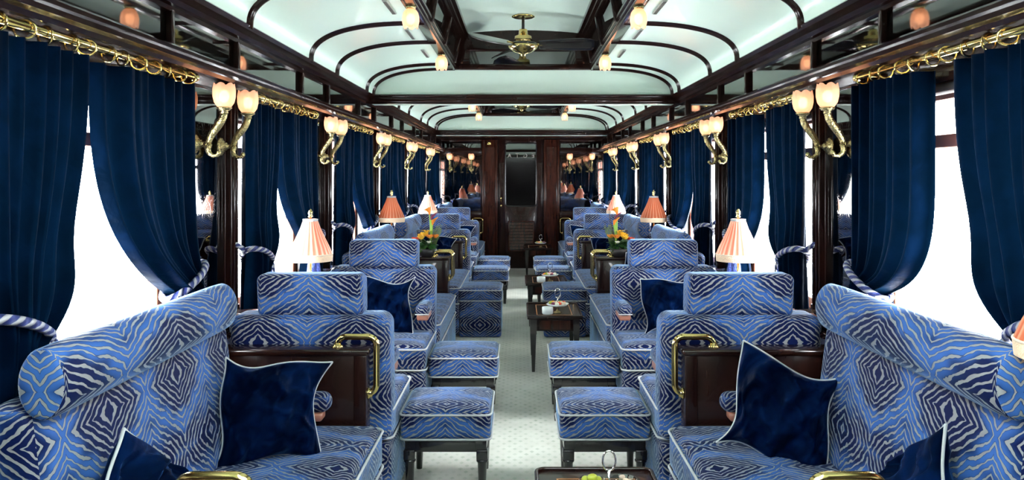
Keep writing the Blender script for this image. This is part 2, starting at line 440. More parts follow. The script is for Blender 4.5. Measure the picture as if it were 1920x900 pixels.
# ceiling: vault with raised lantern, transverse tympanum at the end of each bay
VX, VZ, LX, LZ = 1.19, 2.10, .555, 2.315
def vault(t):       # t 0 at the wall, 1 at the lantern
    a = t*PI/2
    e = 2/2.5
    return (VX-(VX-LX)*(1-math.cos(a)**e), VZ+(LZ-VZ)*(math.sin(a)**e))
def vpts(n=18): return [vault(i/n) for i in range(n+1)]
secs = [(-1.5+.0, 1.62), (1.72, 6.46), (6.56, 11.37)]
secs[0] = (-3.0, 1.62)
cl = MB()
for (a, b) in secs:
    for s in (-1, 1):
        pts = vpts(); V = []
        for (x, z) in pts: V += [(s*x, a, z), (s*x, b, z)]
        F = [((2*i, 2*i+1, 2*i+3, 2*i+2) if s > 0 else (2*i, 2*i+2, 2*i+3, 2*i+1)) for i in range(len(pts)-1)]
        cl.add(V, F)
    # lantern top, a shallow arch
    V = []; n = 10
    for i in range(n+1):
        x = -.5+i/n; V += [(x, a, 2.585+.03*(1-(2*x)**2)), (x, b, 2.585+.03*(1-(2*x)**2))]
    cl.add(V, [(2*i, 2*i+1, 2*i+3, 2*i+2) for i in range(n)])
cl.build('ceiling', 'ceil')['kind'] = 'structure'
# tympanum panels (pale) with beams
def tymp(y0, y1):
    V = []; arc = [(-x, z) for x, z in vpts()]+[(x, z) for x, z in reversed(vpts())]
    poly = [(-1.2, 2.03)]+arc+[(1.2, 2.03)]
    m = MB().prism(poly, y0, y1); return m
for y0, y1 in ((1.62, 1.72), (6.46, 6.56), (11.37, 11.47)):
    struct(tymp(y0, y1), 'ceiling_tympanum', 'ceil').name = 'ceiling_end_%d' % int(y0)
    m = MB().box((-1.25, y0-.035, 2.045), (1.25, y1+.035, 2.09), .005).box((-1.25, y0-.05, 2.085), (1.25, y0, 2.105), .004).box((-1.25, y0-.022, 2.032), (1.25, y1+.022, 2.048), .004)
    trim(m, 'woody')
# soffit before the end wall
struct(MB().box((-1.3, 11.47, 2.055), (1.3, YF+.05, 2.09), 0), 'ceiling_soffit', 'wood').name = 'ceiling_end_soffit'
# ribs
def rib(y, w=.034, d=.02):
    for s in (-1, 1):
        m = MB(); pts = [(VX, VZ-.01)]+vpts(22)
        V = []; n = len(pts)
        for i, (x, z) in enumerate(pts):
            a = pts[max(0, i-1)]; b = pts[min(n-1, i+1)]; t = Vector((b[0]-a[0], 0, b[1]-a[1])).normalized()
            nr = Vector((-abs(t.z), 0, -abs(t.x)))
            for (dy, dd) in ((-w/2-.006, 0), (-w/2, d*.5), (-w/4, d), (w/4, d), (w/2, d*.5), (w/2+.006, 0)):
                p = Vector((x, y+dy, z))+nr*dd; V.append((s*p.x, p.y, p.z))
        F = []
        for i in range(n-1):
            for k in range(5):
                q = (i*6+k, i*6+k+1, (i+1)*6+k+1, (i+1)*6+k); F.append(q if s > 0 else q[::-1])
        m.add(V, F, None, True); trim(m, 'wood')
for y in (2.2, 2.85, 3.48, 4.5, 5.14, 6.14, 6.42, 6.85, 7.75, 8.45, 9.48, 10.15, 11.08, 11.33): rib(y)
# lanterns
for (a, b) in secs[1:]:
    for s in (-1, 1):
        m = MB().box((s*.535, a, 2.300), (s*.60, b, 2.322), .004); m.box((s*.525, a, 2.318), (s*.57, b, 2.345), .004)
        m.box((s*.515, a, 2.34), (s*.55, b, 2.362), .004); trim(m, 'woody')
        g = MB().add([(s*.54, a, 2.35), (s*.54, b, 2.35), (s*.50, b, 2.53), (s*.50, a, 2.53)], [(0, 1, 2, 3)], None, False)
        struct(g, 'lantern_glass', 'smoke').name = 'trim_lantern_glass_%s_%d' % (SD[s], int(a))
        m = MB().box((s*.45, a, 2.535), (s*.53, b, 2.62), .006).box((s*.43, a, 2.565), (s*.50, b, 2.60), .006).box((s*.47, a, 2.515), (s*.53, b, 2.54), .004)
        trim(m, 'woody')
        y = a+.4
        while y < b:
            mm = MB().box((-.018, -.02, -.11), (.018, .02, .10), .004)
            mm.xf(lambda p: (s*(.508-.2*p.z*1.0)+p.x, y+p.y, 2.44+p.z)); trim(mm, 'wood'); y += .82
    for ye, sg in ((a, 1), (b, -1)):
        m = MB()
        arch = [(-.54+1.08*i/12, 2.575+.035*(1-((-.54+1.08*i/12)/.54)**2)) for i in range(13)]
        m.prism([(-.55, 2.46), (.55, 2.46)]+[(x, z+.02) for x, z in reversed(arch)], ye+sg*.0, ye+sg*.035)
        m.box((-.56, ye, 2.30), (.56, ye+sg*.05, 2.345), .005); m.box((-.54, ye, 2.34), (-.42, ye+sg*.03, 2.47), .004); m.box((.42, ye, 2.34), (.54, ye+sg*.03, 2.47), .004)
        m.box((-.45, ye, 2.452), (.45, ye+sg*.045, 2.475), .004)
        trim(m, 'woody')
        struct(MB().box((-.43, ye+sg*.005, 2.345), (.43, ye+sg*.015, 2.455), 0), 'lantern_end_glass', 'mirror').name = 'trim_lantern_end_glass_%d' % int(ye*10)
# ends of the carriage
struct(MB().box((-1.45, YB-.1, 0), (1.45, YB, 2.7), 0), 'wall_back', 'black')
DX0, DX1, DZ = -.37, .345, 2.03
wf = MB().box((-1.45, YF, 0), (DX0, YF+.08, 2.7), 0).box((DX1, YF, 0), (1.45, YF+.08, 2.7), 0).box((DX0, YF, DZ), (DX1, YF+.08, 2.7), 0)
struct(wf, 'wall_front', 'wood')
for (x0, x1) in ((-.625, -.375), (.35, .60)):
    m = MB().box((x0, YF-.03, 0), (x1, YF+.01, 2.04), .006)
    for q in (x0+.02, x1-.02): m.box((q-.02, YF-.05, 0), (q+.02, YF-.02, 2.04), .01)
    m.box((x0+.05, YF-.037, 1.0), (x1-.05, YF-.028, 1.92), .004).box((x0+.05, YF-.037, .12), (x1-.05, YF-.028, .82), .004)
    trim(m, 'redwood')
for s in (-1, 1):
    x0, x1 = (-1.30, -.63) if s < 0 else (.605, 1.30)
    m = MB().box((x0, YF-.02, 1.80), (x1, YF+.01, 1.90), .004).box((x0, YF-.02, .80), (x1, YF+.01, .90), .004)
    m.box((x0+.08, YF-.02, .15), (x1-.08, YF, .72), .01); m.box((x0, YF-.03, 2.02), (x1, YF, 2.05), .004)
    trim(m, 'wood')
m = MB().box((-1.3, YF-.04, 0), (DX0-.01, YF, .10), .006); struct(m, 'baseboard_left', 'wood')
m = MB().box((DX1+.01, YF-.04, 0), (1.3, YF, .10), .006); struct(m, 'baseboard_right', 'wood')
# door
d = MB(); y0, y1 = YF-.005, YF+.045
wx0, wx1, wz0, wz1 = -.255, .235, .985, 1.985
d.box((DX0, y0, 0), (wx0, y1, DZ), .003); d.box((wx1, y0, 0), (DX1, y1, DZ), .003)
d.box((wx0, y0, wz1), (wx1, y1, DZ), .003); d.box((wx0, y0, 0), (wx1, y1, wz0), .003)
door = struct(d, 'door_1', 'wood')
MB().box((wx0-.01, y0+.02, wz0-.01), (wx1+.01, y0+.028, wz1+.01), 0).build('door_pane', 'mirror', door)
fr = MB(); rr = .045; pth = []
for (cx, cz, a0) in ((wx1-rr, wz1-rr, 0), (wx0+rr, wz1-rr, 90), (wx0+rr, wz0+rr, 180), (wx1-rr, wz0+rr, 270)):
    for k in range(6): a = math.radians(a0+18*k); pth.append((cx+rr*math.cos(a), y0-.003, cz+rr*math.sin(a)))
fr.tube(pth, .010, 8, True); fr.build('window_moulding', 'black', door)
lv = MB()
lx0, lx1 = -.19, .18
for k in range(9):
    z = .30+k*.048; lv.add([(lx0, y0-.012, z), (lx1, y0-.012, z), (lx1, y0-.001, z+.04), (lx0, y0-.001, z+.04), (lx0, y0-.0, z-.004), (lx1, y0-.0, z-.004)], [(0, 1, 2, 3), (4, 5, 1, 0)], None, False)
lv.box((lx0-.02, y0-.014, .28), (lx0, y0, .75), .003).box((lx1, y0-.014, .28), (lx1+.02, y0, .75), .003).box((lx0-.02, y0-.014, .735), (lx1+.02, y0, .755), .003).box((lx0-.02, y0-.014, .27), (lx1+.02, y0, .29), .003)
lv.build('louvre', 'redwood', door)
hd = MB().lathe([(.018, 0), (.018, .008), (.008, .012), (.008, .03)], 14, (-.325, y0, 1.06), 'y').tube([(-.325, y0-.03, 1.06), (-.325, y0-.035, 1.10), (-.32, y0-.035, 1.15)], [.008, .010, .012], 8).ball((-.325, y0-.005, .995), .018, 10, (1, .5, 1))
hd.xf(lambda p: (p.x, 2*y0-p.y if p.y > y0 else p.y, p.z)); hd.build('door_handle', 'brass', door, label='brass door handle')
for i, ch in enumerate('EGTA'):       # etched lettering on the pane, meant to be read from the far side
    fc = bpy.data.curves.new('letter', 'FONT'); fc.body = ch; fc.size = .095; fc.extrude = .001; fc.align_x = 'CENTER'
    o = bpy.data.objects.new('etched_letter', fc); C.objects.link(o); o.data.materials.append(M['letter'])
    o.location = (.185-i*.125, y0+.016, 1.755); o.rotation_euler = (PI/2, 0, PI); o.parent = door
struct(MB().box((-.45, YF+.4, 0), (.45, YF+.45, 2.1), 0), 'wall_vestibule', 'void')

# wall mirrors on piers and the end wall
def wmirror(x, y, rz, w, h, z, label, name='pier_mirror', grp='engraved pier mirrors'):
    t = empty(name, (x, y, z), rz); tag(t, label, 'mirror', grp)
    MB().box((.0, -w/2, 0), (.004, w/2, h), 0).build('mirror_glass', 'etched', t)
    f = MB(); b = .012
    for (a, c) in (((0, -w/2, 0), (.012, -w/2+b, h)), ((0, w/2-b, 0), (.012, w/2, h)), ((0, -w/2, 0), (.012, w/2, b)), ((0, -w/2, h-b), (.012, w/2, h))): f.box(a, c, .003)
    f.build('mirror_frame', 'wood', t)
pl = ['beside the nearest wall lamps', 'at the second pair of wall lamps', 'at the third pair of wall lamps', 'at the fourth pair of wall lamps', 'at the fifth pair of wall lamps']
for s in (-1, 1):
    for k in range(5):
        a, b = PIER0+P*k, PIER0+P*k+.56
        wmirror(s*1.334, (a+b)/2, 0 if s < 0 else PI, .41, .95, .88, 'tall dark engraved mirror on %s wall %s' % (SD[s], pl[k]))
    x0, x1 = (-1.29, -.635) if s < 0 else (.61, 1.29)
    wmirror((x0+x1)/2, YF-.003, -PI/2, x1-x0, .90, .90, 'wide dark mirror on the end wall, %s of the door' % SD[s], 'dark_mirror', None)
    wmirror((x0+x1)/2, YF-.003, -PI/2, x1-x0, .12, 1.90, 'narrow dark mirror strip high on end wall, %s of the door' % SD[s], 'dark_mirror', None)
bpl = MB().box((-.54, YF-.055, 1.955), (-.485, YF-.04, 2.01), .004).ball((-.512, YF-.06, 1.99), .014, 8).build('brass_hook', 'brass')
tag(bpl, 'small square brass hook plate high on pillar left of the door', 'hook')

# ============================================================ CEILING FITTINGS
def fan(loc, label, rot=0):
    t = empty('ceiling_fan', loc, rot); tag(t, label, 'ceiling fan', 'brass ceiling fans')
    MB().lathe([(.0001, .0), (.082, .0), (.085, -.006), (.07, -.012), (.0001, -.016)][::-1], 24).build('ceiling_plate', 'brass', t)
    MB().tube([(0, 0, -.01), (0, 0, -.115)], .011, 10).build('rod', 'void', t)
    MB().lathe([(.026, -.095), (.030, -.10), (.034, -.135), (.060, -.145), (.066, -.185), (.06, -.19)], 24).build('motor_housing', 'brass', t)
    MB().lathe([(.066, -.186), (.095, -.195), (.10, -.205), (.085, -.212)], 24).build('motor_band', 'black', t)
    MB().lathe([(.10, -.207), (.112, -.215), (.112, -.223), (.092, -.24), (.06, -.262), (.02, -.272), (.018, -.285), (.008, -.292), (.0001, -.294)][::-1], 24,
               mod=lambda r, z, a, f: (r*(1+.03*math.sin(12*a)), z)).build('motor_cap', 'brass', t)
    for k in range(3):
        b = MB().rbox((.33, 0, -.21), (.43, .135, .009), .004, 1, .05, fn=lambda p: Vector((p.x, p.y*(1-.28*max(0, -p.x)/.21)*(1 if p.x < .15 else math.sqrt(max(.15, 1-((p.x-.15)/.062)**2))), p.z)))
        b.xf(lambda p: (p.x, p.y*math.cos(.5), p.z-p.y*math.sin(.5)))
        a = math.radians([-6, 113, 229][k]); ca, sa = math.cos(a), math.sin(a)
        rt = lambda p: (p.x*ca-p.y*sa, p.x*sa+p.y*ca, p.z)
        b.xf(rt); bo = b.build('blade', 'black', t)
        h = MB().tube([(.09, 0, -.205), (.13, .0, -.208), (.17, 0, -.205)], .008, 6).xf(rt); h.build('blade_bracket', 'brass', bo)
fan((0, 5.85, 2.612), 'brass ceiling fan with dark blades in the nearer roof lantern')
fan((0, 10.75, 2.612), 'brass ceiling fan with dark blades in the far roof lantern', .5)
def petals(r, z, a, f):       # tulip glass rim
    k = abs(math.sin(3*a))**.6; return (r*(1+.03*math.cos(24*a)), z+(k*.014-.007 if f > .55 else 0)*((f-.55)/.45 if f > .55 else 0))
def tulip_prof(): return [(.014, 0), (.026, .006), (.036, .022), (.041, .045), (.0415, .068), (.037, .092)]
cl_proto = None
def ceil_lamp(loc, label):
    global cl_proto
    if cl_proto: dup(cl_proto, loc, 0, label); return
    t = cl_proto = empty('ceiling_lamp', loc); tag(t, label, 'ceiling light', 'tulip lights under the roof lanterns')
    MB().lathe([(.020, .0), (.028, -.004), (.024, -.014), (.016, -.02)][::-1], 16).build('lamp_cup', 'oldbrass', t)
    sh = MB().lathe([(r, z) for r, z in tulip_prof()], 36, mod=petals, close=False).xf(lambda p: (p.x, p.y, -p.z-.014)); sh.build('glass_shade', 'tulip', t)
    MB().ball((0, 0, -.066), .022, 10, (1, 1, 1.3)).build('bulb', 'bulb', t)
for s in (-1, 1):
    for i, y in enumerate((2.45, 4.02, 5.60, 7.6, 9.15, 10.65)):
        ceil_lamp((s*.565, y, 2.302), 'pink tulip glass light on %s edge of the roof lantern, %s of its row' % (SD[s], ORD[i]))
for s in (-1, 1):
    for i, y in enumerate((4.08, 4.85, 5.62)):
        z = 2.312
        v = MB().box((-.012, -.16, -.003), (.012, .16, .004), .001).build('ceiling_vent', 'vent')
        sl = MB()
        for k in range(12): sl.box((-.008, -.15+k*.026, -.006), (.008, -.138+k*.026, -.002), 0)
        sl.build('vent_slats', 'ventd', v)
        v.location = (s*.68, y, z-.006); tag(v, 'narrow slotted vent in the pale ceiling, %s on the %s side' % (ORD[i], SD[s]), 'vent', 'ceiling vents')

# ============================================================ WALL LAMPS
sc_proto = None
def sconce(loc, rz, label, grp):
    global sc_proto
    if sc_proto:
        o = dup(sc_proto, loc, rz, label); o['group'] = grp; return
    t = sc_proto = empty('sconce', loc, rz); tag(t, label, 'wall lamp', grp)
    MB().lathe([(.0001, .0), (.038, .0), (.040, .004), (.034, .010), (.026, .011), (.024, .018), (.016, .020), (.018, .028), (.010, .034), (.009, .048), (.012, .052), (.0001, .06)], 24, axis='x').build('backplate', 'oldbrass', t)
    pts = [(.040, 0, -.038), (.052, 0, -.052), (.068, 0, -.052), (.074, 0, -.040)]
    MB().tube([(.06, 0, 0), (.055, 0, -.02), (.06, 0, -.038), (.075, 0, -.048), (.092, 0, -.046), (.098, 0, -.035)], [.012, .011, .010, .009, .008, .010], 10).ball((.098, 0, -.036), .011, 8).build('scroll', 'oldbrass', t)
    arm = []
    for k in range(13):
        f = k/12; x = .058+.062*(f*f*(3-2*f)); arm.append((x, 0, .0+.125*f))
    MB().tube(arm, [.010+.004*math.sin(PI*k/12)+.003*k/12 for k in range(13)], 10).build('arm', 'oldbrass', t)
    MB().lathe([(.012, .118), (.016, .122), (.014, .130), (.028, .138), (.030, .144), (.020, .147), (.0001, .147)], 20, (.12, 0, 0)).build('lamp_cup', 'oldbrass', t)
    MB().lathe([(r*1.05, z+.142) for r, z in tulip_prof()], 36, (.12, 0, 0), mod=petals, close=False).build('glass_shade', 'tulip', t)
    MB().ball((.12, 0, .188), .020, 10, (1, 1, 1.25)).build('bulb', 'bulb', t)
for s in (-1, 1):
    for k in range(5):
        for j, y in enumerate((3.22, 3.50)):
            nm = ['nearer', 'farther'][j]
            sconce((s*1.318, y+P*k, 1.585), 0 if s < 0 else PI,
                   'brass tulip wall lamp on %s wall, %s of the %s pair' % (SD[s], nm, ['nearest', 'second', 'third', 'fourth', 'fifth and last'][k]), 'brass wall lamps along the %s wall' % SD[s])
for x, lb in ((-1.13, 'far left corner'), (-.79, 'just left of the door pillar'), (.76, 'just right of the door pillar'), (1.11, 'far right corner')):
    sconce((x, YF-.005, 1.575), -PI/2, 'brass tulip lamp on the end wall mirror, %s' % lb, 'wall lamps on the end wall')

# ============================================================ CURTAINS
random.seed(4)
CT, CB, PZ = 1.798, .85, 1.075
def sst(x): x = max(0, min(1, x)); return x*x*(3-2*x)
def curtain_mesh(seed, wt=.70, mir=1, pw=3):
    rd = random.Random(seed); nu, nv = 110, 60
    ph = [rd.uniform(0, 6.28) for _ in range(6)]; V = []
    for j in range(nv+1):
        z = CT-(CT-CB)*j/nv; t = (CT-z)/(CT-PZ)
        if t <= 1:
            g = t**pw; w = wt*(1-g)+.15*g; o = -.03*g
        else:
            q = min(1, (t-1)/.45); w = .15+.10*sst(q); o = -.03*(1-q)
        comp = 1-w/wt
        amp = .020+.012*comp
        for i in range(nu+1):
            a = i/nu
            # folds get bunched as the cloth is drawn to the pier
            f = math.sin(2*PI*7*a+ph[0]+.7*math.sin(2*PI*a+ph[1])) + .35*math.sin(2*PI*15*a+ph[2]+2*t*(1-a))*(.6+.6*math.sin(5*a+ph[4])) + .4*math.sin(2*PI*3*a+ph[3])
            x = amp*f*1.05 - .045*max(0, (a-.74)/.26)**2*(1-comp*.5)
            if comp > .3: x += .035*math.sin(PI*a)*sst((comp-.3)/.5)
            # the loose inner edge bellies over the rope
            bel = math.exp(-((t-.86)/.16)**2)*sst((a-.45)/.5); x += .03*bel
            yy = o - w*a - .05*bel
            drag = .06*a*sst((t-.25)/.7) if t < 1 else .06*a*(1-min(1, (t-1)/.1))
            V.append((x, mir*yy, z-drag*.6))
    F = []
    for j in range(nv):
        for i in range(nu):
            q = (j*(nu+1)+i, j*(nu+1)+i+1, (j+1)*(nu+1)+i+1, (j+1)*(nu+1)+i); F.append(q if mir > 0 else q[::-1])
    return MB().add(V, F)
def tieback_parts(t, mir):
    pts = []; n = 40
    for k in range(n):
        a = 2*PI*k/n; y = -.115-.125*math.cos(a)*-1; x = .010+.060*math.sin(a)
        pts.append((x, mir*y, PZ-.0+.05*(y+.115)/.125+.018*math.sin(a)))
    MB().tube(pts, .013, 8, True).build('rope', 'rope', t)
    MB().tube([(.0, mir*.0, PZ+.04), (-.03, mir*.045, PZ+.075), (-.06, mir*.06, PZ+.08)], .012, 8).build('rope_end', 'rope', t)
    for k, (dx, dz) in enumerate(((.055, 0), (.035, .02))):
        c = (dx, mir*(-.215-.02*k), PZ-.05)
        MB().tube([(c[0], c[1], PZ-.035), (c[0]+.004, c[1], PZ-.08+dz)], .007, 6).build('tassel_cord', 'rope', t)
        ts = MB().lathe([(.0001, .0), (.013, -.004), (.015, -.016), (.009, -.026), (.018, -.036), (.025, -.075), (.031, -.135), (.0001, -.137)][::-1], 18, (c[0]+.004, c[1], PZ-.075+dz), mod=lambda r, z, a, f: (r*(1+.10*math.sin(9*a)), z))
        ts.build('tassel', 'tassel', t)
tb = {}
for s in (-1, 1):
    for w in range(6):
        a = PIER0-P+.56+P*w; b = PIER0+P*w
        for side in ('near', 'far'):
            y = a+.015 if side == 'near' else b-.015
            mir = 1 if (side == 'far') == (s < 0) else -1
            wt, pw, seed = {(-1, 'far'): (.66, 3.3, 5), (-1, 'near'): (.535, 2.4, 9), (1, 'far'): (.475, 8, 14), (1, 'near'): (.60, 2.8, 21)}[(s, side)]
            if (s, side) not in tb:
                c = curtain_mesh(seed, wt, mir, pw).build('curtain', 'curtain')
                t = empty('curtain_tieback', (0, 0, 0)); tieback_parts(t, mir); tb[(s, side)] = (c, t)
            else:
                pr, tie = tb[(s, side)]; c = pr.copy(); C.objects.link(c); t = dup(tie, (0, 0, 0))
            for o in (c, t): o.location = (s*1.262, y, 0); o.rotation_euler = (0, 0, 0 if s < 0 else PI)
            wl = '%s half of the %s window, %s wall' % (side, ORD[w], SD[s])
            tag(c, 'navy velvet curtain, '+wl, 'curtain', 'navy velvet curtains')
            tag(t, 'blue white rope tieback, '+wl, 'tieback', 'rope curtain tiebacks')
# rods
rod_proto = None
for s in (-1, 1):
    for w in range(6):
        a = PIER0-P+.56+P*w+.03; L = P-.56-.06
        lb = 'brass curtain rod with rings above the %s window, %s wall' % (ORD[w], SD[s])
        if rod_proto: dup(rod_proto, (s*1.255, a if s < 0 else a+L, 1.830), 0 if s < 0 else PI, lb); continue
        t = rod_proto = empty('curtain_rod', (s*1.255, a, 1.830)); tag(t, lb, 'curtain rod', 'brass curtain rods')
        MB().tube([(0, 0, 0), (0, L, 0)], .0125, 12).build('rod', 'brass', t)
        for y in (0, L): MB().lathe([(.0001, -.012), (.015, -.01), (.018, 0), (.015, .01), (.0001, .012)], 14, (0, y, 0), 'y').build('finial', 'brass', t)
        for y in (.05, L-.05): MB().box((-.075, y-.008, -.006), (-.01, y+.008, .006), .002).build('bracket', 'brass', t)
        for k in range(12):
            y = .045+(L-.09)*k/11+.012*math.sin(k*2.7); tl = .45*math.sin(k*1.9)
            m = MB().tube([(math.cos(q*PI/14)*.023, .023*math.cos(q*PI/14)*math.sin(tl), .023*math.sin(q*PI/14)-.008) for q in range(28)], .0036, 8, True)
            m.xf(lambda p: (p.x, p.y+y, p.z)); r_ = m.build('curtain_ring', 'brass', t)

# ============================================================ UPHOLSTERY
def rrect(w, d, r, z, n=5, c=(0, 0)):
    p = []
    for (sx, sy, a0) in ((1, 1, 0), (-1, 1, 90), (-1, -1, 180), (1, -1, 270)):
        for k in range(n+1):
            a = math.radians(a0+90*k/n); p.append((c[0]+sx*(w/2-r)+r*math.cos(a), c[1]+sy*(d/2-r)+r*math.sin(a), z))
    return p
def chair():
    # faces -y; origin on the floor at the rear face
    t = empty('armchair', (0, 0, 0)); W = .68
    MB().rbox((0, -.36, .165), (W, .66, .29), .03, 3, uvo=(.0, .1)).build('base', 'zebra', t)
    cu = MB().rbox((0, -.385, .385), (W-.005, .60, .15), .035, 4, .06, puff=(0, 0, .018), uvo=(.0, .0)).build('seat_cushion', 'zebra', t)
    MB().tube(rrect(W+.004, .612, .04, .442, c=(0, -.385)), .0055, 6, True).build('piping', 'piping', cu)
    MB().tube(rrect(W+.002, .608, .04, .322, c=(0, -.385)), .0055, 6, True).build('piping', 'piping', cu)
    lean = lambda p: Vector((p.x, p.y+.10*(p.z+.1), p.z))
    MB().rbox((0, -.11, .595), (W, .20, .55), .05, 4, .07, puff=(0, .012, 0), fn=lean, uvo=(0, .02)).build('backrest', 'zebra', t)
    MB().rbox((0, -.075, .948), (.45, .14, .185), .03, 4, .06, puff=(0, .006, 0), fn=lambda p: Vector((p.x, p.y+.10*p.z, p.z)), uvo=(0, .08)).build('headrest', 'zebra', t)
    for s in (-1, 1):
        ar = MB().rbox((s*.285, -.28, .625), (.088, .25, .075), .036, 4, .05, uvo=(.1, 0)).build('armrest', 'zebra', t)
        MB().tube([(s*.285-.043, -.40, .60), (s*.285+.043, -.40, .60)], .004, 6).build('piping', 'piping', ar)
        MB().rbox((s*.285, -.275, .578), (.072, .22, .04), .012, 2).build('arm_rail', 'pinkwood', ar, label='reddish wooden rail under the arm pad')
    return t
def sofa(L=1.41):
    # against the left wall, faces +x; origin on the floor at wall side, near end
    t = empty('sofa', (0, 0, 0))
    MB().rbox((.335, L/2, .155), (.63, L, .27), .03, 3, uvo=(0, .1)).build('base', 'zebra', t)
    n = 1
    cu = MB().rbox((.375, L/2, .375), (.55, L, .17), .04, 4, .06, puff=(0, 0, .02)).build('seat_cushion', 'zebra', t)
    MB().tube(rrect(.556, L+.004, .045, .444, c=(.375, L/2)), .0055, 6, True).build('piping', 'piping', cu)
    MB().tube(rrect(.556, L+.004, .045, .305, c=(.375, L/2)), .0055, 6, True).build('piping', 'piping', cu)
    MB().rbox((.080, .57, .66), (.13, 1.20, .56), .05, 4, .07, puff=(.012, 0, 0), fn=lambda p: Vector((p.x-.12*p.z, p.y, p.z)), uvo=(.1, 0)).build('backrest', 'zebra', t)
    b = MB(); ends = [(.0001, 0), (.03, 0), (.066, .0), (.079, .005), (.084, .015)]
    prof = [(r, -.03+z) for r, z in ends]+[(.086, -.01+1.08*k/16) for k in range(1, 16)]+[(r, 1.09-z) for r, z in reversed(ends)]
    b.lathe(prof, 36, axis='y')
    b.uv = [[(v_*1.12+.05, u_*.54) for u_, v_ in q] if q else None for q in b.uv]
    for i_, q in enumerate(b.f):
        ys = [b.v[k][1] for k in q]
        if max(ys) < -.018 or min(ys) > 1.078: b.uv[i_] = [(b.v[k][0]*.65, b.v[k][2]+.2) for k in q]
    b.xf(lambda p: (p.x*.66+.125, p.y, p.z*.98+.988)); b.build('bolster', 'zebra', t)
    for y in (.05, L-.10)[1:]:
        ar = MB().rbox((.31, y+.02, .575), (.30, .09, .075), .036, 4, .05).build('armrest', 'zebra', t)
        MB().rbox((.30, y+.02, .522), (.26, .07, .035), .012, 2).build('arm_rail', 'pinkwood', ar, label='reddish wooden rail under the arm pad')
    return t
ch = chair(); first = True
chairs = [('A', 3.42, 0), ('B', 5.42, 1), ('A', 8.95, 0), ('B', 10.93, 1)]
cn = {0: 'facing away beyond the nearest wood divider', 1: 'facing the camera with a navy pillow, in the nearest group',
      2: 'facing away in the far seating group', 3: 'facing the camera in the far seating group, by the end wall'}
for s in (-1, 1):
    for i, (k, y, f) in enumerate(chairs):
        lb = 'zebra armchair, %s side, %s' % (SD[s], cn[i])
        rz = 0 if f else PI
        if first: o = ch; o.location = (s*.915, y, 0); o.rotation_euler = (0, 0, rz); tag(o, lb, 'armchair', 'blue zebra armchairs'); first = False
        else: dup(ch, (s*.915, y, 0), rz, lb)
so = sofa(); first = True
sofas = [(1.84, 'in the foreground under the nearest window'), (5.50, 'behind the nearest chair facing the camera'),
         (7.31, 'beyond the flower console, under the fourth window'), (11.18, 'in the last bay before the end wall')]
for s in (-1, 1):
    for i, (y, lb) in enumerate(sofas):
        lb = 'blue zebra sofa, %s wall, %s' % (SD[s], lb)
        loc = (s*1.22, y, 0)
        if s > 0:
            continue
        if first: so.location = loc; tag(so, lb, 'sofa', 'blue zebra wall sofas'); first = False
        else: dup(so, loc, 0, lb)
# right-hand sofas are mirror images (the arm stays at the far end)
so_r = empty('sofa', (1.22, sofas[0][0], 0)); tag(so_r, 'x', 'sofa', 'blue zebra wall sofas')
def mirror_copy(src, par):
    me = src.data.copy()
    for v in me.vertices: v.co.x = -v.co.x
    me.flip_normals(); o = bpy.data.objects.new(src.name.split('.')[0], me); C.objects.link(o); o.parent = par
    if 'label' in src: o['label'] = src['label']
    for g in kids(src): mirror_copy(g, o)
for c_ in kids(so): mirror_copy(c_, so_r)
for i, (y, lb) in enumerate(sofas):
    lb = 'blue zebra sofa, right wall, '+lb
    if i == 0: so_r['label'] = lb
    else: dup(so_r, (1.22, y, 0), 0, lb)

# footstools
def leg_mb(x, y, h, r0, r1):
    m = MB().box((x-r0-.004, y-r0-.004, h-.045), (x+r0+.004, y+r0+.004, h), .004)
    m.lathe([(r1, 0), (r0*.98, h-.062), (r0*1.25, h-.056), (r0*1.25, h-.048), (r0, h-.044)], 14, (x, y, 0)); return m
fs = empty('footstool', (0, 0, 0)); FW, FD = .41, .43
cu = MB().rbox((0, 0, .328), (FW, FD, .135), .03, 4, .05, puff=(0, 0, .014), uvo=(0, .08)).build('cushion', 'zebra', fs)
MB().tube(rrect(FW+.004, FD+.004, .033, .378), .005, 6, True).build('piping', 'piping', cu)
MB().tube(rrect(FW+.002, FD+.002, .033, .268), .005, 6, True).build('piping', 'piping', cu)
MB().box((-FW/2+.02, -FD/2+.02, .205), (FW/2-.02, FD/2-.02, .264), .004).box((-FW/2+.07, -FD/2+.014, .215), (FW/2-.07, -FD/2+.022, .255), .002).build('stool_frame', 'black', fs)
for sx in (-1, 1):
    for sy in (-1, 1): leg_mb(sx*(FW/2-.04), sy*(FD/2-.04), .215, .022, .015).build('leg', 'black', fs)
first = True
for s in (-1, 1):
    for i, (y, lb) in enumerate(((3.87, 'beside the armchair facing away, nearest stool'), (5.01, 'beside the armchair facing the camera, second stool'),
                                 (9.45, 'beyond the box pouffe, third stool'), (10.62, 'farthest stool, toward the door'))):
        lb = 'square blue zebra footstool, %s, %s side' % (lb, SD[s])
        if first: fs.location = (s*.36, y, 0); tag(fs, lb, 'footstool', 'blue zebra footstools'); first = False
        else: dup(fs, (s*.362, y, 0), 0, lb)
pf = empty('pouffe', (0, 0, 0))
MB().rbox((0, 0, .165), (.385, .48, .33), .025, 3, .06).build('base', 'zebra', pf)
cu = MB().rbox((0, 0, .385), (.392, .49, .115), .03, 4, .05, puff=(0, 0, .012), uvo=(0, .1)).build('cushion', 'zebra', pf)
for z in (.425, .332): MB().tube(rrect(.396, .494, .033, z), .005, 6, True).build('piping', 'piping', cu)
pf.location = (-.385, 7.56, 0); tag(pf, 'box shaped blue zebra pouffe reaching the floor, left of the aisle', 'pouffe', 'box pouffes')
dup(pf, (.385, 7.56, 0), 0, 'box shaped blue zebra pouffe reaching the floor, right of the aisle')

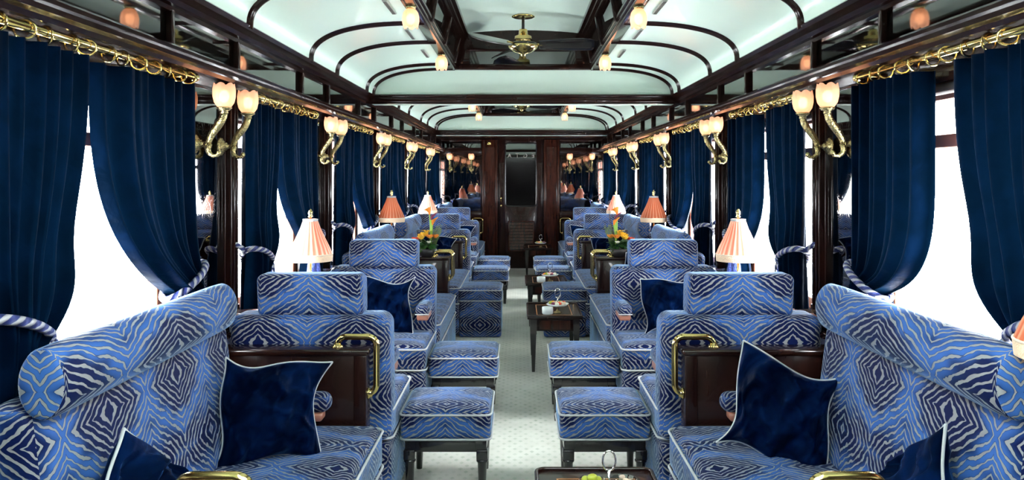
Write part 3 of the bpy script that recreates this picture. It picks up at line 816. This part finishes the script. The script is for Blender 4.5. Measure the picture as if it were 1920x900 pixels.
# dividers with brass rails
def divider(th, rails):
    # wall at x=-1.3 side; runs to x = -.65; origin floor at wall; local x from 0 to .63
    t = empty('wood_divider', (0, 0, 0)); L = .655; h = th/2
    m = MB().box((0, -h, 0), (L-.035, h, .735), .004)
    m.box((L-.05, -h-.006, 0), (L, h+.006, .735), .006)
    if th > .15: m.box((.06, -h-.008, .12), (L-.09, -h, .66), .006)
    m.build('panel', 'wood', t)
    MB().box((-.0, -h-.015, .732), (L+.012, h+.015, .758), .008).build('top', 'woody', t)
    for y in rails:
        pts = []; R = .035; x0, x1, z0, z1 = L-.125, L+.035, .570, .800
        pts += [(x0, y, .756), (x0, y, z1-R)]
        pts += [(x0+R-R*math.cos(a), y, z1-R+R*math.sin(a)) for a in [PI/2*k/6 for k in range(1, 7)]]
        pts += [(x1-R+R*math.sin(a), y, z1-R+R*math.cos(a)) for a in [PI/2*k/6 for k in range(0, 7)]]
        pts += [(x1-R+R*math.cos(a), y, z0+R-R*math.sin(a)) for a in [PI/2*k/6 for k in range(0, 7)]]
        pts += [(L-.002, y, z0)]
        r = MB().tube(pts, .0135, 12).build('grab_rail', 'brass', t, label='polished brass grab rail')
        MB().lathe([(.024, 0), (.024, .006), (.017, .012), (.0145, .02)], 16, (x0, y, .757)).build('rail_foot', 'brass', r)
        MB().lathe([(.024, 0), (.024, .006), (.017, .012), (.0145, .02)], 16, (L, y, z0), 'x').build('rail_foot', 'brass', r)
    return t
dv = divider(.085, (0,)); con = divider(.22, (-.06, .06)); con.name = 'console'
dlist = [(1.765, 'foreground, only its brass rail in view'), (3.315, 'between the near sofa and the chair facing away'), (8.82, 'behind the far chair facing away'), (12.72, 'against the end wall')]
first = True
for s in (-1, 1):
    for y, lb in dlist:
        lb = 'mahogany divider with brass rail, %s side, %s' % (SD[s], lb)
        rz = 0 if s < 0 else PI
        if first: dv.location = (s*1.30, y, 0); tag(dv, lb, 'divider', 'mahogany seat dividers'); first = False
        else: dup(dv, (s*1.30, y, 0), rz, lb)
con.location = (-1.30, 7.09, 0); tag(con, 'mahogany console with two brass rails carrying flowers and lamp, left', 'console', 'flower consoles')
dup(con, (1.30, 7.09, 0), PI, 'mahogany console with two brass rails carrying flowers and lamp, right')

# small lamp tables at the windows of the facing bays
first = True
lt = empty('lamp_table', (0, 0, 0))
MB().rbox((.14, 0, .692), (.26, .34, .022), .008, 2).build('table_top', 'woody', lt)
MB().lathe([(.09, 0), (.085, .02), (.03, .04), (.022, .3), (.03, .62), (.05, .68)], 16, (.13, 0, 0)).build('pedestal', 'wood', lt)
for s in (-1, 1):
    for i, y in enumerate((4.36, 9.90)):
        lb = 'small mahogany window table under a lamp, %s wall, %s facing seats' % (SD[s], ['nearest', 'far'][i])
        if first: lt.location = (s*1.28, y, 0); tag(lt, lb, 'table', 'window lamp tables'); first = False
        else: dup(lt, (s*1.28, y, 0), 0 if s < 0 else PI, lb)
# table lamps
def table_lamp(red, name='table_lamp'):
    t = empty('table_lamp', (0, 0, 0))
    MB().lathe([(.062, 0), (.060, .008), (.035, .016), (.014, .026), (.011, .04), (.017, .07), (.021, .10), (.015, .15), (.009, .18), (.007, .21), (.012, .22), (.007, .23), (.006, .38)], 20).build('lamp_base', 'brass', t)
    sh = MB().lathe([(.114, .335), (.098, .375), (.074, .425), (.052, .475), (.038, .515)], 96, mod=lambda r, z, a, f: (r*(1+.025*math.sin(24*a)), z), close=False).build('lamp_shade', 'shade_red' if red else 'shade', t)
    MB().lathe([(.039, .512), (.040, .524), (.033, .526)], 24, close=False).build('shade_cap', 'piping', sh)
    MB().lathe([(.115, .335), (.1175, .332), (.116, .315), (.115, .300)], 72, mod=lambda r, z, a, f: (r*(1+.012*math.sin(36*a)), z), close=False).build('fringe', 'fringe', sh)
    MB().tube([(.116*math.cos(2*PI*k/40), .116*math.sin(2*PI*k/40), .336) for k in range(40)], .0035, 6, True).build('braid', 'nut', sh)
    MB().lathe([(.005, .52), (.006, .53), (.014, .537), (.008, .543), (.013, .553), (.012, .565), (.004, .578), (.0001, .58)], 14).build('finial', 'brass', t)
    MB().ball((0, 0, .40), .022, 10).build('bulb', 'bulb', t)
    return t
L1 = table_lamp(False); L2 = table_lamp(True)
first = True
for s in (-1, 1):
    for y, x, z, lb in ((4.34, 1.145, .703, 'on the nearest window table'), (9.90, 1.15, .703, 'on the far window table')):
        lb = 'brass lamp with pale peach pleated shade %s, %s wall' % (lb, SD[s])
        if first: L1.location = (s*x, y, z); tag(L1, lb, 'table lamp', 'pale shaded table lamps'); first = False
        else: dup(L1, (s*x, y, z), 0, lb)
L2.location = (-1.145, 7.08, .758); tag(L2, 'brass table lamp with orange pleated shade on the left flower console', 'table lamp', 'orange shaded table lamps')
dup(L2, (1.145, 7.08, .758), 0, 'brass table lamp with orange pleated shade on the right flower console')
dup(L2, (1.185, 1.765, .758), 0, 'orange shaded table lamp cut off at the right edge of the photo')

# aisle tables
def aisle_table():
    t = empty('cocktail_table', (0, 0, 0)); W, D = .41, .66
    MB().rbox((0, 0, .405), (W, D, .02), .006, 2).build('table_top', 'wood', t)
    MB().tube(rrect(W-.005, D-.005, .03, .418), .007, 8, True).build('rim', 'wood', t)
    fr = MB(); q = .0015
    x, y = W/2-.07, D/2-.09
    for (a, b) in (((-x, -y), (x, -y+.006)), ((-x, y-.006), (x, y)), ((-x, -y), (-x+.006, y)), ((x-.006, -y), (x, y))): fr.box((a[0], a[1], .4150), (b[0], b[1], .4162), 0)
    fr.build('inlay', 'inlay', t)
    MB().box((-W/2+.03, -D/2+.03, .305), (W/2-.03, D/2-.03, .396), .004).build('apron', 'wood', t)
    MB().box((-W/2+.09, -D/2+.022, .318), (W/2-.09, -D/2+.032, .385), .004).build('drawer', 'redwood', t)
    for sx in (-1, 1):
        for sy in (-1, 1):
            m = MB(); cx, cy = sx*(W/2-.045), sy*(D/2-.045)
            V = []; 
            for z, r in ((0, .011), (.28, .021), (.285, .024), (.40, .024)): V += [(cx-r, cy-r, z), (cx+r, cy-r, z), (cx+r, cy+r, z), (cx-r, cy+r, z)]
            F = [(3, 2, 1, 0)]
            for k in range(3):
                for e in range(4): F.append((k*4+e, k*4+(e+1) % 4, k*4+4+(e+1) % 4, k*4+4+e))
            m.add(V, F, None, False).build('leg', 'black', t)
    return t
at = aisle_table(); tys = [2.55, 6.33, 8.17, 12.02]
tl = ['cropped at the bottom of the photo', 'second nearest, with a cake stand', 'third nearest, with a cake stand', 'farthest, before the door']
for i, y in enumerate(tys):
    lb = 'low dark lacquered cocktail table right of the aisle, '+tl[i]
    if i == 0: at.location = (.237, y, 0); tag(at, lb, 'table', 'low cocktail tables')
    else: dup(at, (.237, y, 0), 0, lb)
# snack stands
def stand():
    t = empty('snack_stand', (0, 0, 0))
    MB().lathe([(.034, 0), (.034, .004), (.014, .012), (.008, .03), (.014, .045), (.03, .05)], 20).build('stand_foot', 'oldbrass', t)
    MB().lathe([(.0001, .050), (.055, .050), (.078, .058), (.086, .068), (.083, .070), (.075, .062), (.05, .056), (.0001, .056)], 32, mod=lambda r, z, a, f: (r*(1+.04*math.sin(6*a)), z)).build('plate', 'china', t)
    MB().tube([(0, 0, .05), (0, 0, .112)], .0035, 8).build('handle_rod', 'silver', t)
    MB().tube([(.022*math.cos(2*PI*k/24), 0, .146+.036*math.sin(2*PI*k/24)) for k in range(24)], .0035, 8, True).build('ring_handle', 'silver', t)
    return t
st = stand(); nn = ['second nearest', 'third nearest', 'farthest']
for i, (x, y) in enumerate(((.265, 6.2), (.275, 8.05), (.28, 11.95))):
    lb = 'silver ring handled snack stand on the %s cocktail table' % nn[i]
    if i == 0: st.location = (x, y, .4155); tag(st, lb, 'snack stand', 'snack stands')
    else: dup(st, (x, y, .4155), 0, lb)
rd = random.Random(2)
cols = ['nut', 'red', 'olive', 'cream', 'orange', 'olive', 'nut', 'purple', 'cream', 'red', 'nut']
nm = {'nut': ('cashew_nut', 'cream nut'), 'red': ('berry', 'red berry'), 'olive': ('green_grape', 'green grape'), 'cream': ('sweet', 'white sweet'), 'orange': ('apricot', 'orange apricot'), 'purple': ('blackberry', 'dark berry')}
for i, (x, y) in enumerate(((.265, 6.2), (.275, 8.05), (.28, 11.95))):
    for k, c_ in enumerate(cols):
        a = 2*PI*k/11+i; r = .054 if k % 3 else .026
        o = MB().ball((0, 0, 0), .016, 8, (1.1, .9, .85)).build(nm[c_][0], c_); o.location = (x+r*math.cos(a), y+r*math.sin(a), .4155+.072)
        tag(o, '%s in the ring on the %s snack stand' % (nm[c_][1], nn[i]), 'snack', '%s pieces on the %s snack stand' % (nm[c_][1], nn[i]))
for i, (x, y) in enumerate(((.185, 6.12), (.185, 7.97))):
    b = MB().lathe([(.0001, .0), (.036, .0), (.042, .01), (.042, .055), (.039, .055), (.038, .02), (.0001, .015)], 24).build('sugar_bowl', 'china'); b.location = (x, y, .4155)
    tag(b, 'pale celadon bowl left of the %s snack stand' % nn[i], 'bowl', 'celadon bowls')
# foreground caddy
cad = empty('snack_caddy', (.265, 2.62, .4155)); tag(cad, 'silver ring handled caddy with two glass dishes, bottom of the photo', 'snack caddy')
MB().tube([(0, 0, .004), (0, 0, .09)], .004, 8).build('handle_rod', 'silver', cad)
MB().tube([(.021*math.cos(2*PI*k/24), 0, .121+.032*math.sin(2*PI*k/24)) for k in range(24)], .003, 8, True).build('ring_handle', 'silver', cad)
MB().lathe([(.06, 0), (.06, .005), (.0001, .006)], 24).build('caddy_foot', 'silver', cad)
for (x, r) in ((-.055, .043), (.048, .046)):
    MB().lathe([(.0001, .008), (r*.75, .008), (r, .02), (r, .062), (r-.003, .062), (r-.004, .022), (.0001, .012)], 28, (x, 0, 0)).build('glass_dish', 'dish', cad)
for k, (dx, dy, dz, rz) in enumerate(((-.018, -.012, .050, .3), (.014, -.016, .052, 1.2), (-.004, .016, .056, -.4), (.018, .012, .058, .9), (-.020, .010, .060, 2.0), (0, -.004, .072, .1))):
    o = MB().ball((0, 0, 0), .0125, 12, (1.45, 1, 1)).build('green_olive', 'olive'); o.location = (.21+dx, 2.62+dy, .4155+dz-.004); o.rotation_euler = (0, 0, rz)
    tag(o, 'large green olive in the left glass dish of the caddy', 'olive', 'olives in the foreground dish')
m = MB()
for k in range(46):
    a = rd.uniform(0, 6.28); r = .034*math.sqrt(rd.random()); z = .03+.045*rd.random()*(1-r/.045)
    m.ball((.313+r*math.cos(a), 2.62+r*math.sin(a), .4155+z), .009, 6, (1.2, .8, .8))
tag(m.build('nuts', 'nut'), 'heap of small cream nuts in the right glass dish', 'nuts', kind='stuff')

# ============================================================ PILLOWS
def pillow(seed, w=.38):
    rd = random.Random(seed); n = 56; V = []; F = []
    ph = [rd.uniform(0, 6.28) for _ in range(8)]
    def surf(u, v, sg):
        e = (1-u*u)*(1-v*v); th = .062*max(0, e)**.38
        px = u*w/2*(1-.16*(1-abs(v)**3)*abs(u)**3); pz = v*w/2*(1-.16*(1-abs(u)**3)*abs(v)**3)
        wr = .016*math.sin(7*u+4*v+ph[0])*math.sin(5*v-3*u+ph[1])+.010*math.sin(11*u*v+ph[2]+3*u)+.007*math.sin(15*u-9*v+ph[3])
        nz = mnoise.noise(Vector((u*1.9+seed*3.1+.6*v, v*1.5-u*.5, sg*.4))); wr += .030*(max(0, 1-abs(nz)*3.2)**2)-.012
        nz = mnoise.noise(Vector((u*3.6-seed*2.1, v*3.2+u, sg*.4+5))); wr += .014*(max(0, 1-abs(nz)*3.5)**2)
        px += .018*math.sin(3*v+ph[4])*abs(u); pz += .018*math.sin(3*u+ph[5])*abs(v)
        return (px, sg*(th+wr*min(1, e*3)*(1 if sg < 0 else .6))+.012*math.sin(2.5*u+ph[6])*math.sin(2.5*v+ph[7]), pz)
    idx = {}
    for sg in (-1, 1):
        for i in range(n+1):
            for j in range(n+1):
                u, v = -1+2*i/n, -1+2*j/n; border = i in (0, n) or j in (0, n)
                if border and sg == 1: idx[(sg, i, j)] = idx[(-1, i, j)]; continue
                idx[(sg, i, j)] = len(V); V.append(surf(math.sin(u*PI/2*.98)/math.sin(PI/2*.98), math.sin(v*PI/2*.98)/math.sin(PI/2*.98), 0 if border else sg))
        for i in range(n):
            for j in range(n):
                q = [idx[(sg, i, j)], idx[(sg, i+1, j)], idx[(sg, i+1, j+1)], idx[(sg, i, j+1)]]
                F.append(tuple(q) if sg < 0 else tuple(reversed(q)))
    edge = [idx[(-1, i, 0)] for i in range(n)]+[idx[(-1, n, j)] for j in range(n)]+[idx[(-1, i, n)] for i in range(n, 0, -1)]+[idx[(-1, 0, j)] for j in range(n, 0, -1)]
    o = MB().add(V, F).build('throw_pillow', 'pillow')
    MB().tube([V[k] for k in edge], .0048, 6, True).build('piping', 'piping', o)
    return o
pv = [pillow(3), pillow(11), pillow(23)]; pused = set()
def put_pillow(v, loc, rot, label, sc=1):
    src = pv[v]
    if v in pused:
        o = src.copy(); C.objects.link(o)
        for g in kids(src): g2 = g.copy(); C.objects.link(g2); g2.parent = o
    else: o = src; pused.add(v)
    o.location = loc; o.rotation_euler = [math.radians(a) for a in rot]; o.scale = (sc,)*3
    tag(o, label, 'pillow', 'navy velvet pillows')
put_pillow(0, (-.90, 2.86, .625), (-14, 8, 22), 'crumpled navy velvet pillow on the near left sofa, by the divider', .98)
put_pillow(1, (.90, 2.86, .625), (-14, 14, -22), 'crumpled navy velvet pillow on the near right sofa, by the divider', .98)
put_pillow(2, (-.96, 2.03, .575), (-12, 38, 75), 'dark navy pillow cropped at the bottom left corner of the photo')
put_pillow(0, (.975, 2.04, .575), (-12, -38, -75), 'dark navy pillow cropped at the bottom right corner of the photo')
put_pillow(1, (-.865, 5.10, .645), (-9, 2, 0), 'square navy velvet pillow on the left armchair facing the camera', .92)
put_pillow(2, (.91, 5.10, .645), (-9, -2, 0), 'square navy velvet pillow on the right armchair facing the camera', .92)
put_pillow(0, (-.90, 8.52, .66), (-12, 12, 20), 'small navy pillow peeping over the console flowers on the left sofa')
put_pillow(1, (.93, 8.52, .66), (-12, -14, -20), 'small navy pillow beyond the flower console on the right sofa')
put_pillow(2, (1.0, 6.60, .63), (-12, 6, -14), 'navy pillow on the right sofa just before the flower console')
put_pillow(0, (-.80, 10.60, .66), (-9, 5, 0), 'navy pillow on the far left armchair facing the camera', .9)
put_pillow(1, (.82, 10.60, .66), (-9, -5, 0), 'navy pillow on the far right armchair facing the camera', .9)

# ============================================================ FLOWERS
def flowers(seed, loc, sx, label):
    rd = random.Random(seed)
    t = empty('flower_arrangement', loc); tag(t, label, 'flowers', 'flower arrangements on the consoles')
    MB().lathe([(.05, 0), (.075, .03), (.08, .07), (.072, .07), (.05, .05)], 20).build('pot', 'void', t)
    lf = MB()
    for k in range(60):
        a = rd.uniform(0, 6.28); el = rd.uniform(-.25, .9); L = rd.uniform(.07, .13); w = L*.35
        d = Vector((math.cos(a)*math.cos(el), math.sin(a)*math.cos(el)*.75, math.sin(el))); sd = d.cross(Vector((0, 0, 1))).normalized()*w
        b = Vector((0, 0, .085)); up = Vector((0, 0, .012))
        p0 = b+d*.03; p1 = b+d*(L*.6)+sd*.5; p2 = b+d*(L+.02)-up*2; p3 = b+d*(L*.6)-sd*.5; pm = b+d*(L*.6)+up
        if min(p1.z, p2.z, p3.z) < .012: continue
        lf.add([p0, p1, p2, p3, pm], [(0, 1, 4), (1, 2, 4), (2, 3, 4), (3, 0, 4)])
    lf.build('foliage', 'leaf', t)
    def rosehead(c, r, mat, nm):
        m = MB()
        for ring, (n, rr, tilt) in enumerate(((5, r, .5), (4, r*.7, .9), (3, r*.42, 1.25))):
            for k in range(n):
                a = 2*PI*k/n+ring*.6; V = []
                for i in range(5):
                    for j in range(5):
                        u, v = (i/4-.5)*1.5, j/4
                        rad = rr*(.25+.75*v**.7*(1-.15*ring))*math.cos(tilt*.35); aa = a+u*(.75)
                        V.append((c[0]+rad*math.cos(aa), c[1]+rad*math.sin(aa), c[2]-r*.3+r*.9*v*(1-(u*u)*.5)))
                m.add(V, [(i*5+j, (i+1)*5+j, (i+1)*5+j+1, i*5+j+1) for i in range(4) for j in range(4)])
        m.build(nm, mat, t)
    rosehead((-.095*sx, -.05, .150), .036, 'red', 'red_rose')
    rosehead((-.045*sx, -.06, .165), .036, 'yellow', 'yellow_rose'); rosehead((-.02*sx, -.02, .19), .040, 'yellow', 'yellow_rose')
    rosehead((.03*sx, -.07, .175), .036, 'orange', 'orange_rose'); rosehead((.075*sx, -.03, .175), .034, 'orange', 'orange_rose')
    rosehead((.025*sx, -.095, .13), .022, 'cream', 'white_blossom'); rosehead((-.06*sx, .02, .18), .028, 'yellow', 'yellow_rose')
    # lily with pointed petals
    ly = MB()
    for k in range(6):
        a = 2*PI*k/6+.3; d = Vector((math.cos(a), math.sin(a), 0)); s_ = Vector((-d.y, d.x, 0)); c = Vector((.0, -.03, .20))
        ly.add([c, c+d*.03+s_*.012+Vector((0, 0, .03)), c+d*.065+Vector((0, 0, .03)), c+d*.03-s_*.012+Vector((0, 0, .03))], [(0, 1, 2, 3)])
    ly.build('lily', 'yellow', t)
    sp = MB()
    for k in range(46):
        a = rd.uniform(0, 6.28); r = .055*math.sqrt(rd.random()); x, y = .075*sx+r*math.cos(a), .03+r*math.sin(a); h = rd.uniform(.20, .275)
        sp.tube([(x*.6, y*.6, .10), (x, y, h)], .0014, 4); sp.ball((x, y, h), .0045, 5)
    sp.build('sprigs', 'sprig', t)
    for (dx, dz, mat, bx) in ((.02, .405, 'orange', -.045), (.045, .315, 'orange', .03), (.035, .36, 'purple', .05)):
        x0 = .03*sx; x1 = dx*sx; top = Vector((x1, -.01, dz-.04))
        stm = MB().tube([(x0, -.01, .10), ((x0+x1)/2+.004, -.012, dz*.6), tuple(top)], .006, 8).build('stem', 'stemg', t)
        cp = MB(); V = []; nU, nV = 20, 8
        for j in range(nV+1):
            f = j/nV
            for i in range(nU):
                a = 2*PI*i/nU; r = .007+.024*f**1.6*(1+.25*math.cos(a)); lip = .016*f**3*(math.cos(a))
                V.append((top.x+(r*math.cos(a)+bx*.55*f*f)*1, top.y+r*math.sin(a), top.z+.055*f+lip))
        cp.add(V, [(j*nU+i, j*nU+(i+1) % nU, (j+1)*nU+(i+1) % nU, (j+1)*nU+i) for j in range(nV) for i in range(nU)]); cp.build('calla_bloom', mat, stm)
    tw = MB()
    for k in range(9):
        a = rd.uniform(-.9, .9); p = Vector((.03*sx, .02, .12)); pts = [p]
        d = Vector((math.sin(a), rd.uniform(-.3, .3), 1)).normalized()
        for q in range(6):
            d = (d+Vector((rd.uniform(-.25, .25), rd.uniform(-.2, .2), rd.uniform(-.1, .1)))).normalized(); pts.append(pts[-1]+d*.062)
        tw.tube(pts, .0011, 4)
        tw.tube([pts[3], pts[3]+Vector((rd.uniform(-.08, .08), 0, .07))], .0009, 4)
    tw.build('twigs', 'twig', t)
flowers(7, (-.83, 7.06, .758), 1, 'low bouquet of orange and yellow flowers with callas, left console')
flowers(12, (.84, 7.06, .758), -1, 'low bouquet of orange and yellow flowers with callas, right console')
